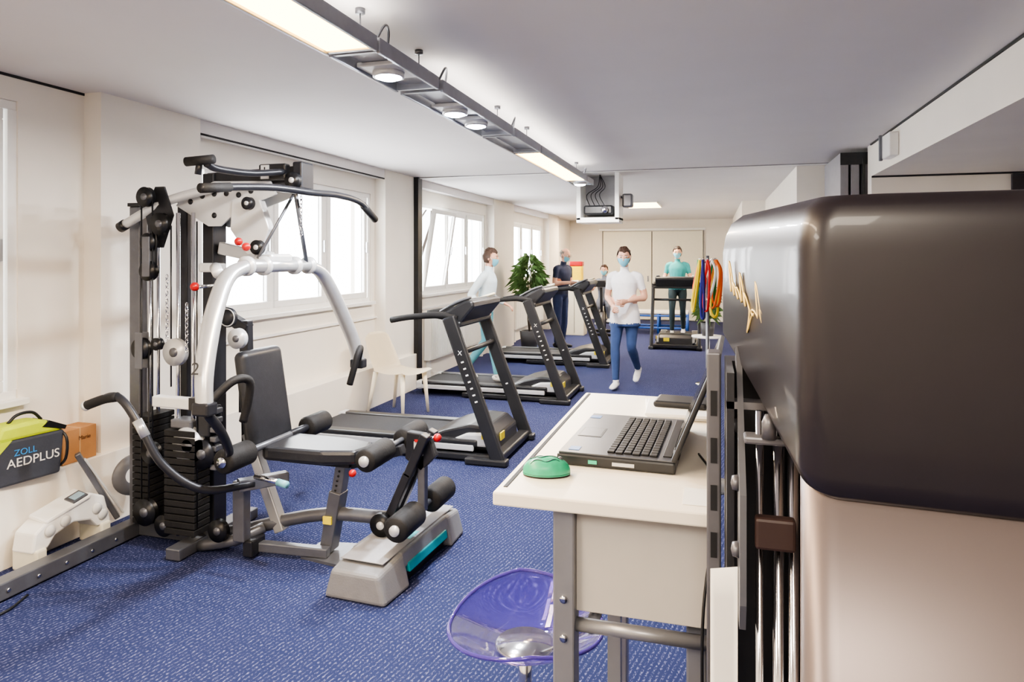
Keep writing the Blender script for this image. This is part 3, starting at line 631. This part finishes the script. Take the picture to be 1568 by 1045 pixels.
b.bx(-.01, .12, .9, 1.2, 0, .04, pd, .005)
b.bx(.03, .13, 1.12, 1.18, 0, 1.44, bsteel)
b.done()
b = B('paper_sheet'); b.grid(lambda u, v: V((-.002+.035*u, .985+.006*math.sin(v*4)-.03*u, 1.17-.6*v+.02*u)), 6, 14, .001, white); b.done()

# ---------------- bands & plants ----------------
b = B('resistance_band_rack')
b.cyl((-.03, 5.0, 0), (-.03, 5.0, 1.62), .012, dsteel); b.lathe([(0, .03), (.18, .015), (.2, 0), (0, 0)], dsteel, c=(-.03, 5, 0))
cols = [(225, 90, 30), (230, 200, 40), (40, 140, 70), (210, 205, 200), (40, 70, 170), (225, 80, 30), (30, 160, 120), (230, 210, 60), (40, 40, 120), (200, 40, 40), (235, 235, 230), (230, 110, 40)]
random.seed(11)
for i, c in enumerate(cols):
    a = i*.524; dx, dy = math.cos(a), math.sin(a); m = M('band_%d' % i, c, .6)
    b.cyl((-.03, 5, 1.56), (-.03+dx*.06, 5+dy*.06, 1.6), .004, chrome, 6)
    L = .22+.16*random.random(); ox, oy = -.03+dx*.06, 5+dy*.06; e = random.uniform(-.02, .02)
    b.loft([(ox, oy, 1.59), (ox+dx*.02+.015, oy+dy*.02, 1.5), (ox+dx*.02+e, oy+dy*.02, 1.59-L), (ox+dx*.01-.02+e, oy, 1.59-L-.03), (ox-.03+e, oy+.01, 1.59-L+.05), (ox, oy, 1.585)], [(.012, .003)]*6, m, sm=5, seg=8)
b.done()
random.seed(5)
leafm = M('leaf_green', (88, 118, 66), .5, noise=.3, scale=8); potm = M('pot_dark', (60, 60, 62), .5)
def plant(name, loc, h0, h1, rad, n, ll, potr, poth):
    b = B(name); b.lathe([(0, 0), (potr*.75, 0), (potr, poth), (potr*.9, poth), (potr*.85, poth-.03), (0, poth-.03)], potm)
    for k in range(7): b.loft([(0, 0, poth-.03), (random.uniform(-.03, .03), random.uniform(-.03, .03), (h0+poth)/2), (random.uniform(-rad, rad)*.5, random.uniform(-rad, rad)*.5, (h0+h1*2)/3)], [.012, .009, .004], bark, seg=6, sm=3)
    t = bmesh.new()
    for k in range(n):
        a = random.uniform(0, 6.28); zz = random.uniform(h0, h1); f = math.sin(math.pi*min(1, max(.12, (zz-h0)/(h1-h0)*.85+.15)))
        r = rad*f*random.uniform(.1, 1); p0 = V((r*math.cos(a)*.7, r*math.sin(a)*.7, zz))
        d = V((math.cos(a), math.sin(a), random.uniform(-.5, .9))).normalized(); s = d.cross(V((0, 0, 1))).normalized()
        l = ll*random.uniform(.6, 1.1); q = p0+d*l*.5+V((0, 0, .02)); e = p0+d*l+V((0, 0, -l*.35)); w = l*.1
        vs = [t.verts.new(x) for x in (p0, q+s*w, e, q-s*w)]; t.faces.new(vs[:3]); t.faces.new((vs[0], vs[2], vs[3]))
    b.add(t, leafm); return b.done(loc)
plant('potted_ficus', (-3.04, 11.45, 0), .95, 1.62, .34, 420, .22, .17, .35)
plant('potted_plant', (-.05, 9.0, .62), .2, .6, .14, 160, .16, .09, .17)
b = B('side_table'); b.lathe([(0, .6), (.2, .6), (.2, .62), (0, .62)], white); b.cyl((0, 0, 0), (0, 0, .6), .025, chrome); b.lathe([(0, 0), (.16, 0), (.15, .015), (0, .02)], chrome); b.done((-.05, 9.0, 0))
b = B('storage_cabinet'); b.bx(-.2, .2, -.2, .2, .0, 1.12, cream, .006); b.bx(-.002, .002, -.205, -.2, .05, 1.08, dkline); b.done((-2.75, 14.2, 0))
b = B('sharps_container'); b.bx(-.13, .13, -.1, .1, 0, .32, M('sharps_yellow', (235, 200, 20), .4), .02); b.bx(-.14, .14, -.11, .11, .32, .42, red, .02); b.done((-2.72, 14.1, 1.12))
bl = M('blue_tube', (50, 95, 180), .4)
b = B('blue_bench_frame')
for yy in (14.8, 15.4):
    for zz in (.12, .38): b.cyl((-1.7, yy, zz), (-.5, yy, zz), .022, bl)
    for xx in (-1.7, -1.1, -.5): b.cyl((xx, yy, 0), (xx, yy, .42), .022, bl)
b.bx(-1.72, -.48, 14.78, 15.42, .42, .47, white, .01); b.done()
b = B('exercise_bike')
b.beam((0, .35, .04), (0, -.45, .04), .06, .05, black); b.box((0, .35, .03), (.45, .06, .05), black, bev=.01); b.box((0, -.45, .03), (.45, .06, .05), black, bev=.01)
b.lathe([(0, -.04), (.2, -.04), (.22, 0), (.2, .04), (0, .04)], dsteel, c=(0, -.25, .3), axis=(1, 0, 0)); b.beam((0, .1, .06), (0, .2, .6), .05, .05, black, up=(1, 0, 0)); b.beam((0, -.3, .1), (0, -.36, 1.0), .05, .05, black, up=(1, 0, 0))
b.box((0, .2, .61), (.2, .26, .05), leather, bev=.02); b.loft([(-.22, -.2, 1.0), (-.2, -.34, 1.02), (.2, -.34, 1.02), (.22, -.2, 1.0)], .014, rubber, sm=4); b.box((0, -.4, 1.08), (.2, .05, .14), black, bev=.015)
b.box((.12, -.1, .25), (.09, .16, .03), black, bev=.01); b.box((-.12, -.1, .3), (.09, .16, .03), black, bev=.01); b.done((-2.2, 14.45, 0), 0)

# ---------------- people ----------------
skinm = M('skin', (208, 160, 136), .5, noise=.03); eyem = M('eye_dark', (30, 22, 20), .3); lipm = M('lip', (170, 95, 85), .5); maskm = M('mask_blue', (120, 185, 205), .7)
shoew = M('shoe_white', (225, 225, 225), .5)
def hand(b, w, d, n, m, curl=.5, ts=1):
    w = V(w); d = V(d).normalized(); n = V(n); n = (n-n.dot(d)*d).normalized(); s = d.cross(n).normalized()*ts
    b.loft([w-d*.02, w+d*.01, w+d*.05, w+d*.088], [(.024, .02), (.028, .018), (.04, .016), (.036, .012)], m, side=s, seg=12, sm=3)
    for o, L in zip((-.03, -.01, .01, .029), (.056, .072, .078, .07)):
        p = w+d*.082+s*o; pts = [p-d*.015]; dd = d.copy()
        for k, f in enumerate((.45, .3, .25)):
            ang = curl*(.6+.5*k); dd = (dd*math.cos(ang)+n*math.sin(ang)).normalized()
            p = p+dd*L*f; pts.append(p)
        b.loft(pts, [.0095, .009, .0085, .007], m, seg=8)
    p = w+d*.03+s*.032; b.loft([p-s*.012, p+(d*.6+s*.6).normalized()*.03, p+(d*.8+s*.35+n*.4).normalized()*.06], [.012, .0105, .008], m, seg=8)
def person(name, loc, rz, sc, top, pants, hair, J=None, shoes=None, sleeve='short', skin=skinm, hem=.95, mask=True, sw=1.0, hs=(0, 0), bald=False, tunic=False, curl=.6, coll=None, palm=None, glasses=False):
    D = dict(P=(0, 0, .93), N=(0, .01, 1.43), hL=(-.09, 0, .9), hR=(.09, 0, .9), kL=(-.1, .02, .49), kR=(.1, .02, .49), aL=(-.1, -.02, .09), aR=(.1, -.02, .09),
             sL=(-.175*sw, 0, 1.375), sR=(.175*sw, 0, 1.375), eL=(-.23*sw, -.03, 1.1), eR=(.23*sw, -.03, 1.1), wL=(-.22, .1, .87), wR=(.22, .1, .87), fL=(0, 1, 0), fR=(0, 1, 0))
    if J: D.update(J)
    D = {k: V(v) for k, v in D.items()}
    t = B('tmp'); P, N = D['P'], D['N']; up = (N-P)
    ts = [(-.16, .1, .08), (-.08, .15, .11), (.03, .172, .122), (.25, .142, .108), (.5, .15*sw, .112), (.75, .17*sw, .118), (.9, .15*sw, .095), (1.0, .07, .065)]
    t.loft([P+up*a+V((0, .015*math.sin(a*3), 0)) for a, _, _ in ts], [(x, y) for _, x, y in ts], skin, side=(1, 0, 0), seg=20, sm=3)
    if tunic: t.loft([P+V((0, 0, -.17)), P, P+up*.3], [(.2, .15), (.185, .135), (.15, .115)], skin, side=(1, 0, 0), seg=20, sm=4)
    ht = N+V((0, .015, .085)); H = ht+V((0, .02, .1))
    t.loft([N-V((0, 0, .04)), N, ht+V((0, 0, .02))], [(.06, .06), (.054, .055), (.05, .055)], skin, side=(1, 0, 0), seg=14)
    for S in 'LR':
        s_, e_, w_, h_, k_, a_ = D['s'+S], D['e'+S], D['w'+S], D['h'+S], D['k'+S], D['a'+S]
        ex = .008 if sleeve == 'long' else 0
        t.loft([N.lerp(s_, .5), s_+V((0, 0, -.005)), s_.lerp(e_, .3), e_, e_.lerp(w_, .3), w_], [.05, .057, .05+ex, .04+ex, .04+ex, .027+ex*.6], skin, seg=12, sm=3)
        t.loft([h_+V((0, 0, .03)), h_.lerp(k_, .25), h_.lerp(k_, .7), k_, k_.lerp(a_, .3), k_.lerp(a_, .75), a_], [(.085, .09), (.088, .092), (.068, .07), (.057, .06), (.058, .062), (.046, .048), (.042, .044)], skin, seg=14, sm=3, side=(1, 0, 0))
    Rh = Matrix.Translation(H) @ Matrix.Rotation(math.radians(hs[0]), 4, 'Z') @ Matrix.Rotation(math.radians(hs[1]), 4, 'X')
    def hf(c):
        x, y, z = c
        if z < 0: x *= 1+.28*z; y *= 1+.12*z; y += (-z)*.12
        return V((x, y, z))
    t.sph((0, 0, 0), (.076, .096, .118), skin, f=hf, seg=24, mat=Rh)
    ob = t.done()
    md = ob.modifiers.new('r', 'REMESH'); md.mode = 'VOXEL'; md.voxel_size = .0125
    m2 = ob.modifiers.new('s', 'SMOOTH'); m2.iterations = 5; m2.factor = .5
    dg = bpy.context.evaluated_depsgraph_get(); me = bpy.data.meshes.new_from_object(ob.evaluated_get(dg)); bpy.data.objects.remove(ob)
    b = B(name)
    segs = [('torso', P-up*.1, P+up*.93, .12), ('neck', N+V((0, 0, .01)), ht, .05), ('head', H, H+V((0, 0, .01)), .09)]
    for S in 'LR':
        segs += [('ua', D['s'+S], D['e'+S], .05), ('fa', D['e'+S], D['w'+S], .035), ('th', D['h'+S], D['k'+S], .08), ('sh', D['k'+S], D['a'+S], .05)]
    it, ip, isk = b.mi(top), b.mi(pants), b.mi(skin)
    for pg in me.polygons:
        c = pg.center; best = None
        for lb_, p0, p1, r in segs:
            dd = p1-p0; u = max(0, min(1, (c-p0).dot(dd)/max(dd.length_squared, 1e-9))); ds = (c-(p0+dd*u)).length-r
            if best is None or ds < best[0]: best = (ds, lb_, u)
        _, l, u = best
        if l in ('neck', 'head'): k = isk
        elif l == 'ua': k = it if (sleeve != 'short' or u < .62) else isk
        elif l == 'fa': k = it if sleeve == 'long' else isk
        elif l == 'torso': k = it if c.z > hem else ip
        else: k = it if (c.z > hem and l == 'th') else ip
        pg.material_index = k; pg.use_smooth = True
    b.bm.from_mesh(me)
    for S in 'LR':
        sg = -1 if S == 'L' else 1
        a_ = D['a'+S]; fd = D['f'+S].normalized()
        upv = V((0, 0, 1)); upv = (upv-upv.dot(fd)*fd).normalized(); sd = fd.cross(upv); base = a_-upv*.05
        b.loft([base-fd*.06, base-fd*.04+upv*.005, base+fd*.03, base+fd*.1-upv*.008, base+fd*.17-upv*.014, base+fd*.195-upv*.018], [(.02, .02), (.036, .038), (.04, .042), (.044, .03), (.036, .022), (.012, .01)], shoes or shoew, side=sd, seg=14, sm=3)
        b.loft([a_+V((0, 0, -.035)), a_+V((0, 0, .02))], [.038, .035], shoes or shoew, seg=12)
        hd = (D['w'+S]-D['e'+S]).normalized(); pn = V(palm) if palm else V((-sg, 0, 0))
        hand(b, D['w'+S]+hd*.01, hd, pn, skin, curl, ts=-sg)
    def hb(c, r, m, **k): b.sph(c, r, m, mat=Rh, seg=12, **k)
    hb((0, .104, -.02), (.013, .02, .022), skin); hb((0, .098, .005), (.008, .012, .022), skin)
    for s in (-1, 1):
        hb((s*.031, .084, .012), (.0155, .011, .009), white); hb((s*.031, .093, .012), (.007, .005, .008), eyem)
        b.box(Rh @ V((s*.031, .093, .034)), (.034, .008, .006), hair, rot=(0, 0, hs[0]))
        hb((s*.078, .0, -.005), (.01, .02, .03), skin)
        if glasses: b.loft([Rh @ V((s*.031+.022*math.cos(a*.785), .104, .012+.017*math.sin(a*.785))) for a in range(9)], .002, black, seg=5)
    hb((0, .098, -.058), (.024, .008, .006), lipm)
    if mask:
        b.sph((0, .008, -.006), (.083, .112, .118), maskm, f=hf, seg=32, mat=Rh, keep=lambda c: c.y > .35 and -.92 < c.z < -.05+.15*max(0, c.y-.6))
        for s in (-1, 1): b.loft([Rh @ V((s*.07, .05, -.02)), Rh @ V((s*.082, .01, .01))], .0025, white, seg=5)
    if bald: kp = lambda c: (c.y < .1 and -.45 < c.z < .42)
    else: kp = lambda c: (c.z > .45+.25*c.y) or (c.y < .25 and c.z > -.55+.9*max(0, c.y+.1))
    gr = .004 if bald else .014
    b.sph((0, -.004, .004), (.076+gr, .096+gr, .118+gr), hair, f=lambda c: hf(c)*(1+.03*math.sin(c.x*19+c.z*7)*math.sin(c.y*17)), seg=32, mat=Rh, keep=kp)
    if not bald:
        b.sph((0, -.004, .004), (.077, .097, .119), hair, f=hf, seg=32, mat=Rh, keep=kp)
        for k in range(26):
            a = k/26*6.28; rr = random.uniform(.3, .85); zc = math.sqrt(1-rr*rr)
            b.sph((.07*rr*math.cos(a), -.01+.085*rr*math.sin(a), .112*zc+.012), (.024, .026, .018), hair, mat=Rh, seg=8)
    b.loft([N+V((.062*math.cos(a*.524), .062*math.sin(a*.524), -.006)) for a in range(13)], [(.012, .012)]*13, coll or top, seg=6)
    return b, D, loc, rz, sc
def fin(r): b, D, loc, rz, sc = r; return b.done(loc, rz, sc)
hb_ = M('hair_brown', (62, 44, 34), .6, noise=.2, scale=60); hdk = M('hair_dark', (44, 36, 34), .6, noise=.2, scale=60); hgr = M('hair_grey', (120, 112, 104), .7, noise=.2, scale=60)
wht = M('cloth_white', (228, 228, 232), .8, noise=.03, bump=.2, bscale=20); pale = M('cloth_pale_blue', (205, 220, 228), .8, noise=.03, bump=.2, bscale=20)
jean = M('cloth_jeans', (50, 70, 112), .85, noise=.1, bump=.2, bscale=30); tealp = M('cloth_teal', (96, 160, 172), .85, noise=.05, bump=.2, bscale=20)
navyc = M('cloth_navy', (36, 44, 70), .85, noise=.1, bump=.2, bscale=20); navyj = M('cloth_denim_dark', (44, 56, 92), .85, noise=.1); legb = M('leggings', (34, 52, 62), .8); tealt = M('cloth_turquoise', (50, 140, 145), .8, bump=.2, bscale=20); greyc = M('cloth_grey', (110, 118, 135), .85)
fin(person('nurse_walking', (-1.04, 8.55, 0), 172, 1.0, wht, jean, hb_, hem=.8, tunic=True, J=dict(kR=(.09, .12, .5), aR=(.07, .16, .1), kL=(-.09, .02, .5), aL=(-.09, -.3, .2), fL=(0, .85, -.5), hL=(-.085, -.01, .9), hR=(.085, .01, .9),
    eL=(-.24, -.04, 1.12), wL=(-.08, .2, 1.08), eR=(.24, -.06, 1.12), wR=(.1, .2, 1.02), fR=(0, 1, 0)), palm=(0, -1, .2), curl=.7, hs=(12, -6)))
fin(person('woman_on_treadmill', (-2.6, 7.72, .155), -90, .90, pale, tealp, hb_, sleeve='long', hem=.9, J=dict(N=(0, .05, 1.43), sL=(-.17, .04, 1.375), sR=(.17, .04, 1.375), kR=(.09, .14, .5), aR=(.09, .2, .09), kL=(-.09, -.02, .5), aL=(-.09, -.3, .13), fL=(0, .95, -.25),
    eL=(-.22, .0, 1.1), wL=(-.24, .2, 1.0), eR=(.22, -.12, 1.12), wR=(.22, .06, .97)), palm=(0, 0, -1), hs=(0, -8)))
r = person('man_with_tablet', (-2.62, 12.05, 0), -112, 1.03, navyc, navyj, hgr, hem=.93, bald=True, sw=1.18, shoes=M('shoe_dark', (40, 42, 50), .5), J=dict(N=(0, .06, 1.43), sL=(-.2, .05, 1.375), sR=(.2, .05, 1.375), eL=(-.25, .05, 1.12), wL=(-.12, .29, 1.12), eR=(.25, .05, 1.12), wR=(.1, .29, 1.14)), palm=(0, 0, 1), curl=.35, hs=(0, -22), glasses=True)
r[0].box((0, .42, 1.155), (.2, .27, .01), white, rot=(-8, 0, 0), bev=.003)
fin(r)
fin(person('woman_on_far_treadmill', (-.62, 13.2, .155), 180, .96, tealt, legb, hdk, sleeve='short', hem=.9, J=dict(kR=(.1, .1, .5), aR=(.1, .1, .1), kL=(-.1, .0, .5), aL=(-.1, -.16, .12), eL=(-.25, -.02, 1.12), wL=(-.3, .2, 1.1), eR=(.25, -.02, 1.12), wR=(.3, .2, 1.1)), palm=(0, 0, -1), glasses=True))
fin(person('seated_cyclist', (-2.2, 14.6, 0), 180, .97, greyc, greyc, hb_, sleeve='short', hem=.6, J=dict(P=(0, -.02, .7), N=(0, .08, 1.2), hL=(-.09, .02, .69), hR=(.09, .02, .69), kL=(-.12, .4, .66), kR=(.12, .36, .56), aL=(-.13, .28, .36), aR=(.13, .24, .3),
    sL=(-.17, .08, 1.145), sR=(.17, .08, 1.145), eL=(-.24, .22, .98), wL=(-.23, .4, 1.03), eR=(.24, .22, .98), wR=(.23, .4, 1.03)), palm=(0, 0, -1)))

# ---------------- world, camera ----------------
w = bpy.data.worlds.new('World'); bpy.context.scene.world = w; w.use_nodes = True
bg = w.node_tree.nodes['Background']; bg.inputs[0].default_value = (.92, .96, 1, 1); bg.inputs[1].default_value = 7
cam = bpy.data.cameras.new('Camera'); co = bpy.data.objects.new('Camera', cam); bpy.context.scene.collection.objects.link(co)
co.location = (0, 0, 1.6); co.rotation_euler = (math.radians(90), 0, math.radians(16.32)); cam.sensor_width = 36; cam.lens = 24.0; cam.shift_y = -.0807; cam.clip_start = .05
bpy.context.scene.camera = co
try: bpy.context.scene.view_settings.look = 'AgX - Medium High Contrast'
except Exception: pass
